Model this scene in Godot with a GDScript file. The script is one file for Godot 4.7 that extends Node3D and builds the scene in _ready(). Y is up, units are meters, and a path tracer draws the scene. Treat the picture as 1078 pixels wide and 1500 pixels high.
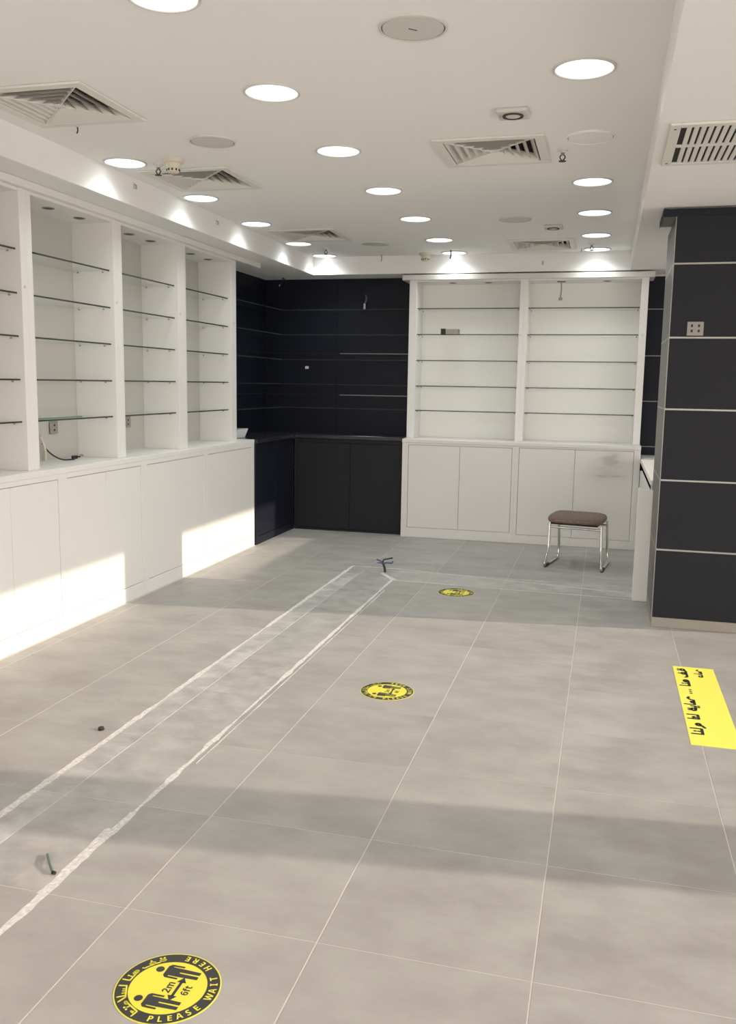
extends Node3D
# An empty shop: white and navy fitted shelving round three sides, grey tile floor, low side sun from the glazed right side.

var O := Vector3.ZERO          # origin of the thing being built; shapes are written in room coordinates
var M := {}
var used := {}
const CEIL := 2.86
const SOF := 2.68
const ORD := ["first", "second", "third", "fourth", "fifth", "sixth", "seventh", "eighth"]

# ---------------------------------------------------------------- mesh collecting
class MB:
	var v := PackedVector3Array()
	var n := PackedVector3Array()
	func tri(a: Vector3, b: Vector3, c: Vector3, na: Vector3, nb: Vector3, nc: Vector3) -> void:
		if (b - a).cross(c - a).dot(na + nb + nc) > 0.0:
			v.append(a); v.append(c); v.append(b)
			n.append(na); n.append(nc); n.append(nb)
		else:
			v.append(a); v.append(b); v.append(c)
			n.append(na); n.append(nb); n.append(nc)
	func quad(a: Vector3, b: Vector3, c: Vector3, d: Vector3, nn: Vector3) -> void:
		tri(a, b, c, nn, nn, nn)
		tri(a, c, d, nn, nn, nn)

func box(mb: MB, p: Vector3, q: Vector3, bev := 0.002) -> MB:
	var lo := Vector3(minf(p.x, q.x), minf(p.y, q.y), minf(p.z, q.z))
	var hi := Vector3(maxf(p.x, q.x), maxf(p.y, q.y), maxf(p.z, q.z))
	var c := (lo + hi) * 0.5
	var h := (hi - lo) * 0.5
	var b: float = minf(bev, minf(h.x, minf(h.y, h.z)) * 0.6)
	for ax in 3:
		var u := (ax + 1) % 3
		var w := (ax + 2) % 3
		for s in [-1.0, 1.0]:
			var nn := Vector3.ZERO
			nn[ax] = s
			var k: Array[Vector3] = []
			for uv in [[-1, -1], [1, -1], [1, 1], [-1, 1]]:
				var pt := c
				pt[ax] += s * h[ax]
				pt[u] += uv[0] * (h[u] - b)
				pt[w] += uv[1] * (h[w] - b)
				k.append(pt)
			mb.quad(k[0], k[1], k[2], k[3], nn)
		if b > 0.0001:
			for su in [-1.0, 1.0]:
				for sw in [-1.0, 1.0]:
					var nn2 := Vector3.ZERO
					nn2[u] = su
					nn2[w] = sw
					var e: Array[Vector3] = []
					for cfg in [[-1, 0], [-1, 1], [1, 1], [1, 0]]:
						var pt2 := c
						pt2[ax] += cfg[0] * (h[ax] - b)
						pt2[u] += su * (h[u] - (b if cfg[1] == 0 else 0.0))
						pt2[w] += sw * (h[w] - (0.0 if cfg[1] == 0 else b))
						e.append(pt2)
					mb.quad(e[0], e[1], e[2], e[3], nn2.normalized())
	if b > 0.0001:
		for sx in [-1.0, 1.0]:
			for sy in [-1.0, 1.0]:
				for sz in [-1.0, 1.0]:
					var s3 := Vector3(sx, sy, sz)
					var inn := c + s3 * (h - Vector3.ONE * b)
					var n3 := s3.normalized()
					mb.tri(inn + Vector3(sx * b, 0, 0), inn + Vector3(0, sy * b, 0), inn + Vector3(0, 0, sz * b), n3, n3, n3)
	return mb

func bx(x0: float, y0: float, z0: float, x1: float, y1: float, z1: float, bev := 0.002) -> MB:
	return box(MB.new(), Vector3(x0, y0, z0), Vector3(x1, y1, z1), bev)

func tube(mb: MB, pts: Array, r: float, seg := 8) -> MB:
	var rings := []
	var up := Vector3.UP
	for i in pts.size():
		var d: Vector3
		if i == 0: d = pts[1] - pts[0]
		elif i == pts.size() - 1: d = pts[i] - pts[i - 1]
		else: d = (pts[i + 1] - pts[i]).normalized() + (pts[i] - pts[i - 1]).normalized()
		d = d.normalized()
		if i == 0: up = Vector3.UP if absf(d.y) < 0.9 else Vector3.RIGHT
		var sd := up.cross(d).normalized()
		up = d.cross(sd).normalized()
		var ring := []
		for k in seg:
			var a := TAU * k / seg
			var nn := sd * cos(a) + up * sin(a)
			ring.append([pts[i] + nn * r, nn])
		rings.append([ring, d, pts[i]])
	for i in rings.size() - 1:
		for k in seg:
			var a = rings[i][0][k]
			var b = rings[i][0][(k + 1) % seg]
			var c = rings[i + 1][0][(k + 1) % seg]
			var d2 = rings[i + 1][0][k]
			mb.tri(a[0], b[0], c[0], a[1], b[1], c[1])
			mb.tri(a[0], c[0], d2[0], a[1], c[1], d2[1])
	for e in [0, rings.size() - 1]:
		var nn: Vector3 = rings[e][1] * (-1.0 if e == 0 else 1.0)
		for k in seg:
			mb.tri(rings[e][2], rings[e][0][k][0], rings[e][0][(k + 1) % seg][0], nn, nn, nn)
	return mb

func bend(pts: Array, rad: float, steps := 4) -> Array:     # rounds the corners of a polyline
	var out := [pts[0]]
	for i in range(1, pts.size() - 1):
		var a: Vector3 = pts[i - 1]
		var b: Vector3 = pts[i]
		var c: Vector3 = pts[i + 1]
		var r: float = minf(rad, minf(a.distance_to(b), b.distance_to(c)) * 0.45)
		var p := b + (a - b).normalized() * r
		var q := b + (c - b).normalized() * r
		for k in steps + 1:
			var t := float(k) / steps
			out.append(p.lerp(b, t).lerp(b.lerp(q, t), t))
	out.append(pts[-1])
	return out

func lathe(mb: MB, c: Vector3, prof: Array, seg := 32, cap := true) -> MB:   # prof: [radius, height] about a vertical axis through c, outside on the left going along it
	var m := prof.size()
	for i in m - 1:
		var dr: float = prof[i + 1][0] - prof[i][0]
		var dy: float = prof[i + 1][1] - prof[i][1]
		var nr := Vector2(dy, -dr).normalized()
		for k in seg:
			var a0 := TAU * k / seg
			var a1 := TAU * (k + 1) / seg
			var e0 := Vector3(cos(a0), 0, sin(a0))
			var e1 := Vector3(cos(a1), 0, sin(a1))
			var n0 := e0 * nr.x + Vector3.UP * nr.y
			var n1 := e1 * nr.x + Vector3.UP * nr.y
			var p00: Vector3 = c + e0 * prof[i][0] + Vector3.UP * prof[i][1]
			var p10: Vector3 = c + e1 * prof[i][0] + Vector3.UP * prof[i][1]
			var p01: Vector3 = c + e0 * prof[i + 1][0] + Vector3.UP * prof[i + 1][1]
			var p11: Vector3 = c + e1 * prof[i + 1][0] + Vector3.UP * prof[i + 1][1]
			if prof[i][0] > 0.00001: mb.tri(p00, p10, p11, n0, n1, n1)
			if prof[i + 1][0] > 0.00001: mb.tri(p00, p11, p01, n0, n1, n0)
	return mb

func disc(mb: MB, c: Vector3, r: float, nn := Vector3.UP, seg := 40, r0 := 0.0) -> MB:   # flat disc or ring lying level
	for k in seg:
		var a0 := TAU * k / seg
		var a1 := TAU * (k + 1) / seg
		var e0 := Vector3(cos(a0), 0, sin(a0))
		var e1 := Vector3(cos(a1), 0, sin(a1))
		if r0 <= 0.0: mb.tri(c, c + e0 * r, c + e1 * r, nn, nn, nn)
		else: mb.quad(c + e0 * r0, c + e0 * r, c + e1 * r, c + e1 * r0, nn)
	return mb

# flat print on a level surface: 2D points (to the right, up) of a frame lying on the floor
func flat(c: Vector3, p: Vector2, up := 0.0) -> Vector3:
	return c + Vector3(-p.y, up, -p.x)

func poly(mb: MB, c: Vector3, pts: PackedVector2Array, up: float) -> void:
	var ix := Geometry2D.triangulate_polygon(pts)
	for i in range(0, ix.size(), 3):
		mb.tri(flat(c, pts[ix[i]], up), flat(c, pts[ix[i + 1]], up), flat(c, pts[ix[i + 2]], up), Vector3.UP, Vector3.UP, Vector3.UP)

func dot(mb: MB, c: Vector3, p: Vector2, r: float, up: float) -> void:
	var q := PackedVector2Array()
	for k in 12: q.append(p + Vector2.from_angle(TAU * k / 12) * r)
	poly(mb, c, q, up)

func stroke(mb: MB, c: Vector3, pts: Array, w: float, up: float) -> void:
	for i in pts.size() - 1:
		var a: Vector2 = pts[i]
		var b: Vector2 = pts[i + 1]
		var d := (b - a).normalized().orthogonal() * w * 0.5
		poly(mb, c, PackedVector2Array([a + d, b + d, b - d, a - d]), up)
	for p in pts: dot(mb, c, p, w * 0.5, up)

# ---------------------------------------------------------------- naming, tagging
func numbered(parent: Node, called: String) -> String:
	var key := str(parent.get_instance_id()) + "/" + called
	var k: int = used.get(key, 0)
	used[key] = k + 1
	return called if k == 0 else "%s_%03d" % [called, k]

func tag(o: Node, label: String, category: String, group := "") -> Node:
	o.set_meta("label", label)
	o.set_meta("category", category)
	if group != "": o.set_meta("group", group)
	return o

func mesh_of(mb: MB) -> ArrayMesh:
	var vv := PackedVector3Array()
	vv.resize(mb.v.size())
	for i in mb.v.size(): vv[i] = mb.v[i] - O
	var a := []
	a.resize(Mesh.ARRAY_MAX)
	a[Mesh.ARRAY_VERTEX] = vv
	a[Mesh.ARRAY_NORMAL] = mb.n
	var am := ArrayMesh.new()
	am.add_surface_from_arrays(Mesh.PRIMITIVE_TRIANGLES, a)
	return am

func part(called: String, mb: MB, m: Material, parent: Node) -> MeshInstance3D:
	var o := MeshInstance3D.new()
	o.mesh = mesh_of(mb)
	o.material_override = m
	o.cast_shadow = GeometryInstance3D.SHADOW_CASTING_SETTING_ON
	o.name = numbered(parent, called)
	parent.add_child(o, true)
	return o

func thing(called: String, label: String, category: String, at := Vector3.ZERO, group := "", turn := 0.0) -> Node3D:
	var o := Node3D.new()
	o.name = numbered(self, called)
	add_child(o, true)
	o.position = at
	o.rotation.y = turn
	O = at if turn == 0.0 else Vector3.ZERO
	tag(o, label, category, group)
	return o

func solo(called: String, mb: MB, m: Material, label: String, category: String, at := Vector3.ZERO, group := "") -> MeshInstance3D:
	O = at
	var o := part(called, mb, m, self)
	o.position = at
	tag(o, label, category, group)
	return o

func struct(called: String, mb: MB, m: Material, label: String, category: String) -> MeshInstance3D:
	var o := solo(called, mb, m, label, category)
	o.set_meta("kind", "structure")
	return o

func dup(src: Node3D, at: Vector3, label: String) -> Node3D:
	var o: Node3D = src.duplicate()
	var base := String(src.name)
	o.name = numbered(self, base)
	add_child(o, true)
	o.position = at
	o.set_meta("label", label)
	return o

# ---------------------------------------------------------------- materials
func mat(c: Color, rough := 0.6, metal := 0.0, spec := 0.5) -> StandardMaterial3D:
	var m := StandardMaterial3D.new()
	m.albedo_color = c
	m.roughness = rough
	m.metallic = metal
	m.metallic_specular = spec
	return m

func noise_mat(lo: Color, hi: Color, sd: int, freq: float, scale: Vector3, rough: float, oct := 5) -> StandardMaterial3D:
	var f := FastNoiseLite.new()
	f.seed = sd
	f.frequency = freq
	f.fractal_octaves = oct
	f.fractal_gain = 0.6
	var im := Image.create(512, 512, false, Image.FORMAT_RGB8)
	for y in 512:
		for x in 512:
			# wraps round: the noise is taken on a torus-like blend of four shifted samples
			var u := x / 512.0
			var w := y / 512.0
			var a := f.get_noise_2d(x, y) * (1 - u) * (1 - w) + f.get_noise_2d(x - 512, y) * u * (1 - w) + f.get_noise_2d(x, y - 512) * (1 - u) * w + f.get_noise_2d(x - 512, y - 512) * u * w
			im.set_pixel(x, y, lo.lerp(hi, clampf(0.5 + a * 1.3, 0, 1)))
	im.generate_mipmaps()
	var m := mat(Color.WHITE, rough)
	m.albedo_texture = ImageTexture.create_from_image(im)
	m.uv1_triplanar = true
	m.uv1_world_triplanar = true
	m.uv1_scale = scale
	return m

func materials() -> void:
	M.paint = mat(Color(0.90, 0.89, 0.88), 0.75)
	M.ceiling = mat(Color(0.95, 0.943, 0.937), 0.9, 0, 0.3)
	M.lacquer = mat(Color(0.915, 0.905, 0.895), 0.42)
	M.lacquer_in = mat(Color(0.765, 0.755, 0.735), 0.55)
	M.rear_white = mat(Color(0.865, 0.853, 0.845), 0.42)
	M.rear_in = mat(Color(0.945, 0.935, 0.92), 0.55)
	M.gap = mat(Color(0.30, 0.28, 0.26), 0.9)
	M.navy = mat(Color(0.085, 0.098, 0.145), 0.45, 0, 0.35)
	M.charcoal = mat(Color(0.148, 0.152, 0.172), 0.55, 0, 0.3)
	M.navy_top = mat(Color(0.16, 0.165, 0.19), 0.22)
	M.alu = mat(Color(0.62, 0.615, 0.60), 0.4, 0.6)
	M.alu_dull = mat(Color(0.52, 0.53, 0.51), 0.4, 0.6)
	M.side = mat(Color(0.20, 0.205, 0.205), 0.35, 0.0)
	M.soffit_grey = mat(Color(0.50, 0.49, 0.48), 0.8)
	M.chrome = mat(Color(0.82, 0.82, 0.80), 0.16, 1.0)
	M.black = mat(Color(0.05, 0.05, 0.05), 0.6)
	M.dark = mat(Color(0.16, 0.155, 0.15), 0.7)
	M.hole = mat(Color(0.24, 0.22, 0.20), 0.7)
	M.white_plastic = mat(Color(0.86, 0.85, 0.82), 0.45)
	M.cream = mat(Color(0.84, 0.81, 0.74), 0.45)
	M.cover = mat(Color(0.82, 0.81, 0.79), 0.6)
	M.grille = mat(Color(0.88, 0.87, 0.84), 0.5)
	M.grey_plastic = mat(Color(0.60, 0.58, 0.56), 0.5)
	M.grout = mat(Color(0.79, 0.77, 0.74), 0.9)
	M.mortar = noise_mat(Color(0.76, 0.745, 0.73), Color(0.90, 0.885, 0.87), 5, 0.03, Vector3.ONE * 3.0, 0.95)
	M.skirt = mat(Color(0.60, 0.57, 0.53), 0.5)
	M.tile = []
	for i in 3:
		M.tile.append(noise_mat(Color(0.602 + 0.009 * i, 0.586 + 0.009 * i, 0.573 + 0.009 * i), Color(0.664 + 0.008 * i, 0.654 + 0.008 * i, 0.64 + 0.008 * i), 11 + i, 0.008, Vector3(0.5, 0.5, 0.8), 0.5))
		M.tile[i].metallic_specular = 0.22
	M.dusty = noise_mat(Color(0.60, 0.59, 0.585), Color(0.76, 0.75, 0.745), 31, 0.02, Vector3(0.37, 0.37, 0.47), 0.6)
	M.dusty_thin = noise_mat(Color(0.60, 0.587, 0.575), Color(0.72, 0.707, 0.695), 37, 0.02, Vector3(0.37, 0.37, 0.47), 0.45)
	M.yellow = mat(Color(0.90, 0.86, 0.27), 0.5)
	M.lemon = mat(Color(0.95, 0.93, 0.40), 0.5)
	M.ink = mat(Color(0.20, 0.20, 0.20), 0.6)
	M.blue_wire = mat(Color(0.28, 0.34, 0.46), 0.5)
	M.paper = mat(Color(0.80, 0.80, 0.80), 0.8)
	var g := mat(Color(0.82, 0.90, 0.86, 0.08), 0.03)
	g.transparency = BaseMaterial3D.TRANSPARENCY_ALPHA
	g.metallic_specular = 0.3
	M.glass = g
	M.glass_edge = mat(Color(0.21, 0.25, 0.23), 0.25)
	M.glass_edge_teal = mat(Color(0.40, 0.55, 0.50), 0.2)
	var e := mat(Color(1, 1, 1), 0.5)
	e.emission_enabled = true
	e.emission = Color(0.94, 0.98, 1.0)
	e.emission_energy_multiplier = 0.45
	M.lens = e
	# brown woven seat cloth with small pale dots
	var im := Image.create(256, 256, false, Image.FORMAT_RGB8)
	var rng := RandomNumberGenerator.new()
	rng.seed = 77
	for y in 256:
		for x in 256:
			var k := 0.85 + 0.3 * rng.randf() + (0.12 if (x + y) % 6 < 3 else 0.0)
			im.set_pixel(x, y, Color(0.43 * k, 0.36 * k, 0.335 * k))
	for j in 4:
		for i in 4:
			var px := i * 64 + (32 if j % 2 == 1 else 0) + 8
			im.fill_rect(Rect2i(px, j * 64 + 20, 9, 9), Color(0.66, 0.59, 0.54))
	im.generate_mipmaps()
	var cl := mat(Color.WHITE, 0.95)
	cl.albedo_texture = ImageTexture.create_from_image(im)
	cl.uv1_triplanar = true
	cl.uv1_scale = Vector3.ONE * 4.0
	M.cloth = cl

# ---------------------------------------------------------------- fitted furniture (front at local z = 0, width along x, standing on y = 0)
func lower_cabinet(label: String, at: Vector3, turn: float, w: float, h: float, depth: float, sl: float, sr: float, split: float, front: Material, group: String, plinth := 0.1, rail := 0.055) -> Node3D:
	var t := thing("base_cabinet", label, "cabinet", at, group, turn)
	if turn == 0.0: O = Vector3.ZERO
	part("carcass", bx(0.0, 0.0, -depth, w, h, -0.022, 0.001), front, t)
	part("stile", bx(0, plinth, -0.021, sl, h, 0, 0.0015), front, t)
	part("stile", bx(w - sr, plinth, -0.021, w, h, 0, 0.0015), front, t)
	part("top_rail", bx(sl, h - rail, -0.021, w - sr, h, 0, 0.0015), front, t)
	part("plinth", bx(0, 0.0, -0.021, w, plinth, 0.0, 0.002), front, t)
	var g := 0.003
	part("door", bx(sl + g, plinth + g, -0.021, split - g * 0.5, h - rail - g, -0.003, 0.002), front, t)
	part("door", bx(split + g * 0.5, plinth + g, -0.021, w - sr - g, h - rail - g, -0.003, 0.002), front, t)
	return t

func glass_shelf(t: Node3D, x0: float, x1: float, y: float, z0: float, z1: float, edge: Material) -> void:
	var s := part("glass_shelf", bx(x0, y - 0.005, z0, x1, y + 0.005, z1 - 0.004, 0.0), M.glass, t)
	part("polished_edge", bx(x0, y - 0.005, z1 - 0.004, x1, y + 0.005, z1, 0.0), edge, s)
	for px in [x0 + 0.006, x1 - 0.006]:
		for pz in [z0 + 0.05, z1 - 0.045]:
			part("shelf_pin", tube(MB.new(), [Vector3(px, y - 0.011, pz), Vector3(px + (0.012 if px < (x0 + x1) / 2 else -0.012), y - 0.011, pz)], 0.005, 8), M.grey_plastic, s)

func upper_bay(label: String, at: Vector3, turn: float, w: float, h: float, head: float, depth: float, sl: float, sr: float, shelves: Array, group: String, edge: Material, inner: Material, spots := [0.33, 0.68]) -> Node3D:
	var t := thing("shelving_bay", label, "shelving", at, group, turn)
	if turn == 0.0: O = Vector3.ZERO
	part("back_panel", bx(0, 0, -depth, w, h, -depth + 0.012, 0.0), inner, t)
	part("side_panel", bx(0, 0, -depth + 0.012, sl, h, 0, 0.002), M.lacquer, t)
	part("side_panel", bx(w - sr, 0, -depth + 0.012, w, h, 0, 0.002), M.lacquer, t)
	part("head_panel", bx(sl, h - head, -depth + 0.012, w - sr, h, -0.001, 0.002), M.lacquer, t)
	for k in spots:
		var c := Vector3(sl + (w - sl - sr) * k, h - head, -depth * 0.42)
		var r := part("spotlight", lathe(MB.new(), c, [[0.038, 0.0], [0.038, -0.004], [0.028, -0.004], [0.026, -0.001]], 20), M.alu_dull, t)
		part("spotlight_socket", disc(MB.new(), c + Vector3(0, -0.0012, 0), 0.0262, Vector3.DOWN, 20), M.hole, r)
	for y in shelves: glass_shelf(t, sl + 0.004, w - sr - 0.004, y, -depth + 0.014, -0.03, edge)
	for y in [h * 0.66]:   # screw cover on the stile
		part("screw_cap", tube(MB.new(), [Vector3(w - sr * 0.5, y, -0.001), Vector3(w - sr * 0.5, y, 0.003)], 0.009, 10), M.cover, t)
	return t

# ---------------------------------------------------------------- ceiling fittings
func diffuser(label: String, at: Vector3) -> Node3D:
	var t := thing("air_diffuser", label, "air vent", at, "square ceiling air diffusers")
	O = Vector3.ZERO
	var fr := MB.new()
	for s in [[-0.3, -0.3, 0.3, -0.245], [-0.3, 0.245, 0.3, 0.3], [-0.3, -0.245, -0.245, 0.245], [0.245, -0.245, 0.3, 0.245]]:
		box(fr, Vector3(s[0], -0.012, s[1]), Vector3(s[2], 0.0, s[3]), 0.004)
	part("frame", fr, M.grille, t)
	var ca := MB.new()
	var w := 0.245
	for s in [-1.0, 1.0]:
		ca.quad(Vector3(s * w, -0.002, -w), Vector3(s * w, -0.002, w), Vector3(s * w, 0.12, w), Vector3(s * w, 0.12, -w), Vector3(-s, 0, 0))
		ca.quad(Vector3(-w, -0.002, s * w), Vector3(w, -0.002, s * w), Vector3(w, 0.12, s * w), Vector3(-w, 0.12, s * w), Vector3(0, 0, -s))
	ca.quad(Vector3(-w, 0.119, -w), Vector3(w, 0.119, -w), Vector3(w, 0.119, w), Vector3(-w, 0.119, w), Vector3.DOWN)
	part("duct_box", ca, M.black, t)
	for i in 5:
		var lo := 0.238 - i * 0.045
		var hi := lo - 0.031
		var lv := MB.new()
		for k in 4:
			var rot := Basis(Vector3.UP, k * PI / 2)
			var y_out := -0.008
			var y_in := 0.026
			var into := hi
			for side in [0.0, 0.002]:
				var nn: Vector3 = (rot * Vector3(0.7, 0.7, 0)) * (1.0 if side == 0.002 else -1.0)
				lv.quad(rot * Vector3(lo + side, y_out, -lo - side), rot * Vector3(lo + side, y_out, lo + side), rot * Vector3(into + side, y_in, into + side), rot * Vector3(into + side, y_in, -into - side), nn)
		part("louvre", lv, M.grille, t)
	for k in 4:
		var dg := Basis(Vector3.UP, k * PI / 2 + PI / 4)
		var bar := MB.new()
		for s2 in [-1.0, 1.0]:
			bar.quad(dg * Vector3(0.03, -0.009, s2 * 0.002), dg * Vector3(0.345, -0.009, s2 * 0.002), dg * Vector3(0.345, 0.028, s2 * 0.002), dg * Vector3(0.03, 0.028, s2 * 0.002), dg * Vector3(0, 0, s2))
		bar.quad(dg * Vector3(0.03, -0.009, -0.002), dg * Vector3(0.345, -0.009, -0.002), dg * Vector3(0.345, -0.009, 0.002), dg * Vector3(0.03, -0.009, 0.002), Vector3.DOWN)
		part("corner_rib", bar, M.grille, t)
	part("centre_plate", bx(-0.022, -0.006, -0.022, 0.022, 0.0, 0.022, 0.001), M.grille, t)
	return t

func downlight(label: String, at: Vector3) -> Node3D:
	var t := thing("downlight", label, "ceiling light", at, "round white downlights")
	O = Vector3.ZERO
	part("trim_ring", lathe(MB.new(), Vector3.ZERO, [[0.130, 0.0], [0.129, -0.006], [0.124, -0.009], [0.118, -0.007], [0.1165, -0.001]], 48), M.cover, t)
	part("lens", disc(MB.new(), Vector3(0, -0.003, 0), 0.1175, Vector3.DOWN, 48), M.lens, t)
	var l := SpotLight3D.new()
	l.name = "lamp_light"
	l.light_color = Color(0.97, 1.0, 0.98)
	l.light_energy = LAMP
	l.spot_range = 14.0
	l.spot_attenuation = 2.0
	l.spot_angle = 77.0
	l.spot_angle_attenuation = 1.0
	l.light_size = 0.11
	l.shadow_enabled = true
	t.add_child(l)
	l.position = Vector3(0, -0.012, 0)
	l.rotation_degrees = Vector3(-90, 0, 0)
	return t

func cover_disc(label: String, at: Vector3) -> Node3D:
	var t := thing("blank_cover", label, "ceiling cover", at, "round blank ceiling covers")
	O = Vector3.ZERO
	part("rim", lathe(MB.new(), Vector3.ZERO, [[0.128, 0.0], [0.127, -0.006], [0.121, -0.0085], [0.118, -0.006], [0.1175, -0.001]], 48), M.cover, t)
	part("shadow_gap", disc(MB.new(), Vector3(0, -0.0006, 0), 0.118, Vector3.DOWN, 48, 0.112), M.hole, t)
	part("cover_plate", lathe(MB.new(), Vector3.ZERO, [[0.1145, -0.001], [0.113, -0.0055], [0.10, -0.0068], [0.0, -0.0072]], 48), M.cover, t)
	return t

func smoke_detector(label: String, at: Vector3) -> Node3D:
	var t := thing("smoke_detector", label, "smoke detector", at, "ceiling smoke detectors")
	O = Vector3.ZERO
	part("base", lathe(MB.new(), Vector3.ZERO, [[0.062, 0.0], [0.062, -0.014], [0.057, -0.022], [0.045, -0.026]], 28), M.cream, t)
	part("sensor_head", lathe(MB.new(), Vector3.ZERO, [[0.046, -0.024], [0.038, -0.052], [0.036, -0.07], [0.03, -0.076], [0.0, -0.078]], 28), M.cream, t)
	for k in 10:
		var a := TAU * k / 10
		var d := Vector3(cos(a), 0, sin(a))
		part("vent_slot", tube(MB.new(), [d * 0.0365 + Vector3(0, -0.056, 0), d * 0.0365 + Vector3(0, -0.068, 0)], 0.005, 6), M.dark, t)
	return t

func sprinkler(label: String, at: Vector3) -> Node3D:
	var t := thing("fire_sprinkler", label, "sprinkler", at, "fire sprinklers on the ceiling")
	O = Vector3.ZERO
	part("escutcheon", lathe(MB.new(), Vector3.ZERO, [[0.032, 0.0], [0.030, -0.006], [0.014, -0.010], [0.012, -0.018]], 20), M.white_plastic, t)
	part("stem", tube(MB.new(), [Vector3(0, -0.008, 0), Vector3(0, -0.03, 0)], 0.010, 10), M.alu_dull, t)
	for s in [-1.0, 1.0]:
		part("yoke_arm", tube(MB.new(), bend([Vector3(s * 0.008, -0.028, 0), Vector3(s * 0.016, -0.042, 0), Vector3(0, -0.062, 0)], 0.006), 0.0035, 6), M.hole, t)
	part("deflector", lathe(MB.new(), Vector3.ZERO, [[0.0, -0.060], [0.020, -0.060], [0.021, -0.063], [0.0, -0.065]], 16), M.hole, t)
	return t

func square_detector(label: String, at: Vector3) -> Node3D:
	var t := thing("ceiling_sounder", label, "ceiling sensor", at, "square ceiling sensors")
	O = Vector3.ZERO
	part("housing", bx(-0.075, -0.02, -0.075, 0.075, 0, 0.075, 0.008), M.cover, t)
	part("ring", lathe(MB.new(), Vector3.ZERO, [[0.05, -0.0195], [0.05, -0.026], [0.038, -0.026], [0.036, -0.021]], 28), M.hole, t)
	part("dome", lathe(MB.new(), Vector3.ZERO, [[0.037, -0.0195], [0.034, -0.024], [0.018, -0.027], [0.0, -0.028]], 28), M.cover, t)
	part("indicator", bx(-0.064, -0.0215, -0.02, -0.058, -0.0195, 0.02, 0.0005), M.grey_plastic, t)
	return t

# ---------------------------------------------------------------- floor prints
func circle_pts(cx: float, cy: float, r: float) -> Array:
	var o := []
	for k in 13: o.append(Vector2(cx, cy) + Vector2.from_angle(TAU * k / 12) * r)
	return o

func arabic(word: String) -> Dictionary:      # strokes and dots of a word; x counts leftwards from its right end, y up, one unit tall
	var V := func(a: Array) -> Array:
		var o := []
		for i in range(0, a.size(), 2): o.append(Vector2(a[i], a[i + 1]))
		return o
	match word:
		"qif": return {w = 1.8, s = [circle_pts(0.28, 0.33, 0.19), V.call([0.45, 0.2, 0.5, 0.03, 0.85, 0.03]), circle_pts(1.0, 0.33, 0.18), V.call([0.85, 0.25, 0.9, 0.03, 1.3, 0.0, 1.65, 0.02, 1.75, 0.22])], d = [Vector2(0.17, 0.78), Vector2(0.4, 0.78), Vector2(1.0, 0.78)]}
		"huna": return {w = 1.3, s = [circle_pts(0.24, 0.26, 0.22), V.call([0.1, 0.1, 0.38, 0.34]), V.call([0.4, 0.03, 1.12, 0.03, 1.12, 0.95]), V.call([0.72, 0.03, 0.72, 0.36])], d = [Vector2(0.72, 0.66)]}
		"lisalamatik": return {w = 3.3, s = [V.call([0.1, 0.95, 0.1, 0.03, 1.3, 0.03, 1.55, 0.95]), V.call([0.42, 0.03, 0.42, 0.3]), V.call([0.62, 0.03, 0.62, 0.3]), V.call([0.84, 0.03, 0.84, 0.34]), V.call([1.12, 0.03, 1.12, 0.95]), circle_pts(1.86, 0.16, 0.15), V.call([1.95, 0.03, 3.1, 0.03, 3.1, 0.95]), V.call([2.3, 0.03, 2.3, 0.36]), V.call([2.95, 0.5, 2.75, 0.42, 2.92, 0.3])], d = [Vector2(2.2, 0.66), Vector2(2.42, 0.66)]}
		"himaya": return {w = 2.4, s = [V.call([0.08, 0.42, 0.3, 0.56, 0.52, 0.3, 0.55, 0.03, 1.3, 0.03, 1.3, 0.95]), circle_pts(0.9, 0.16, 0.14), V.call([1.55, 0.38, 1.55, 0.03, 1.95, 0.03]), circle_pts(2.08, 0.26, 0.2)], d = [Vector2(1.52, -0.28), Vector2(1.72, -0.28), Vector2(1.98, 0.68), Vector2(2.2, 0.68)]}
		"lak": return {w = 0.9, s = [V.call([0.1, 0.95, 0.1, 0.03, 0.72, 0.03, 0.72, 0.95]), V.call([0.56, 0.5, 0.4, 0.42, 0.54, 0.3])], d = []}
		"walana": return {w = 1.8, s = [circle_pts(0.2, 0.2, 0.17), V.call([0.36, 0.2, 0.36, -0.12, 0.62, -0.3]), V.call([0.8, 0.95, 0.8, 0.03, 1.55, 0.03, 1.55, 0.95]), V.call([1.18, 0.03, 1.18, 0.36])], d = [Vector2(1.18, 0.66)]}
	return {w = 0.9, s = [], d = [Vector2(0.1, 0.08), Vector2(0.4, 0.08), Vector2(0.7, 0.08)]}

func glyphs(text: String) -> Array:      # triangles of a word of Latin letters, 2D, about its middle
	var tm := TextMesh.new()
	var f := SystemFont.new()
	f.font_names = PackedStringArray(["Droid Sans"])
	f.font_weight = 700
	tm.font = f
	tm.text = text
	tm.font_size = 64
	tm.pixel_size = 1.0 / 64.0
	tm.depth = 0.0
	tm.curve_step = 2.0
	var a := tm.get_mesh_arrays()
	var v: PackedVector3Array = a[Mesh.ARRAY_VERTEX]
	var out := []
	var nr: PackedVector3Array = a[Mesh.ARRAY_NORMAL]
	var ix = a[Mesh.ARRAY_INDEX]
	if ix == null:
		for i in v.size(): if nr[i].z > 0.5: out.append(Vector2(v[i].x, v[i].y))
	else:
		for i in ix: if nr[i].z > 0.5: out.append(Vector2(v[i].x, v[i].y))
	return out

func print_tris(mb: MB, c: Vector3, pts: Array, xf: Transform2D, up: float) -> void:
	for i in range(0, pts.size() - 2, 3):
		mb.tri(flat(c, xf * pts[i], up), flat(c, xf * pts[i + 1], up), flat(c, xf * pts[i + 2], up), Vector3.UP, Vector3.UP, Vector3.UP)

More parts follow.
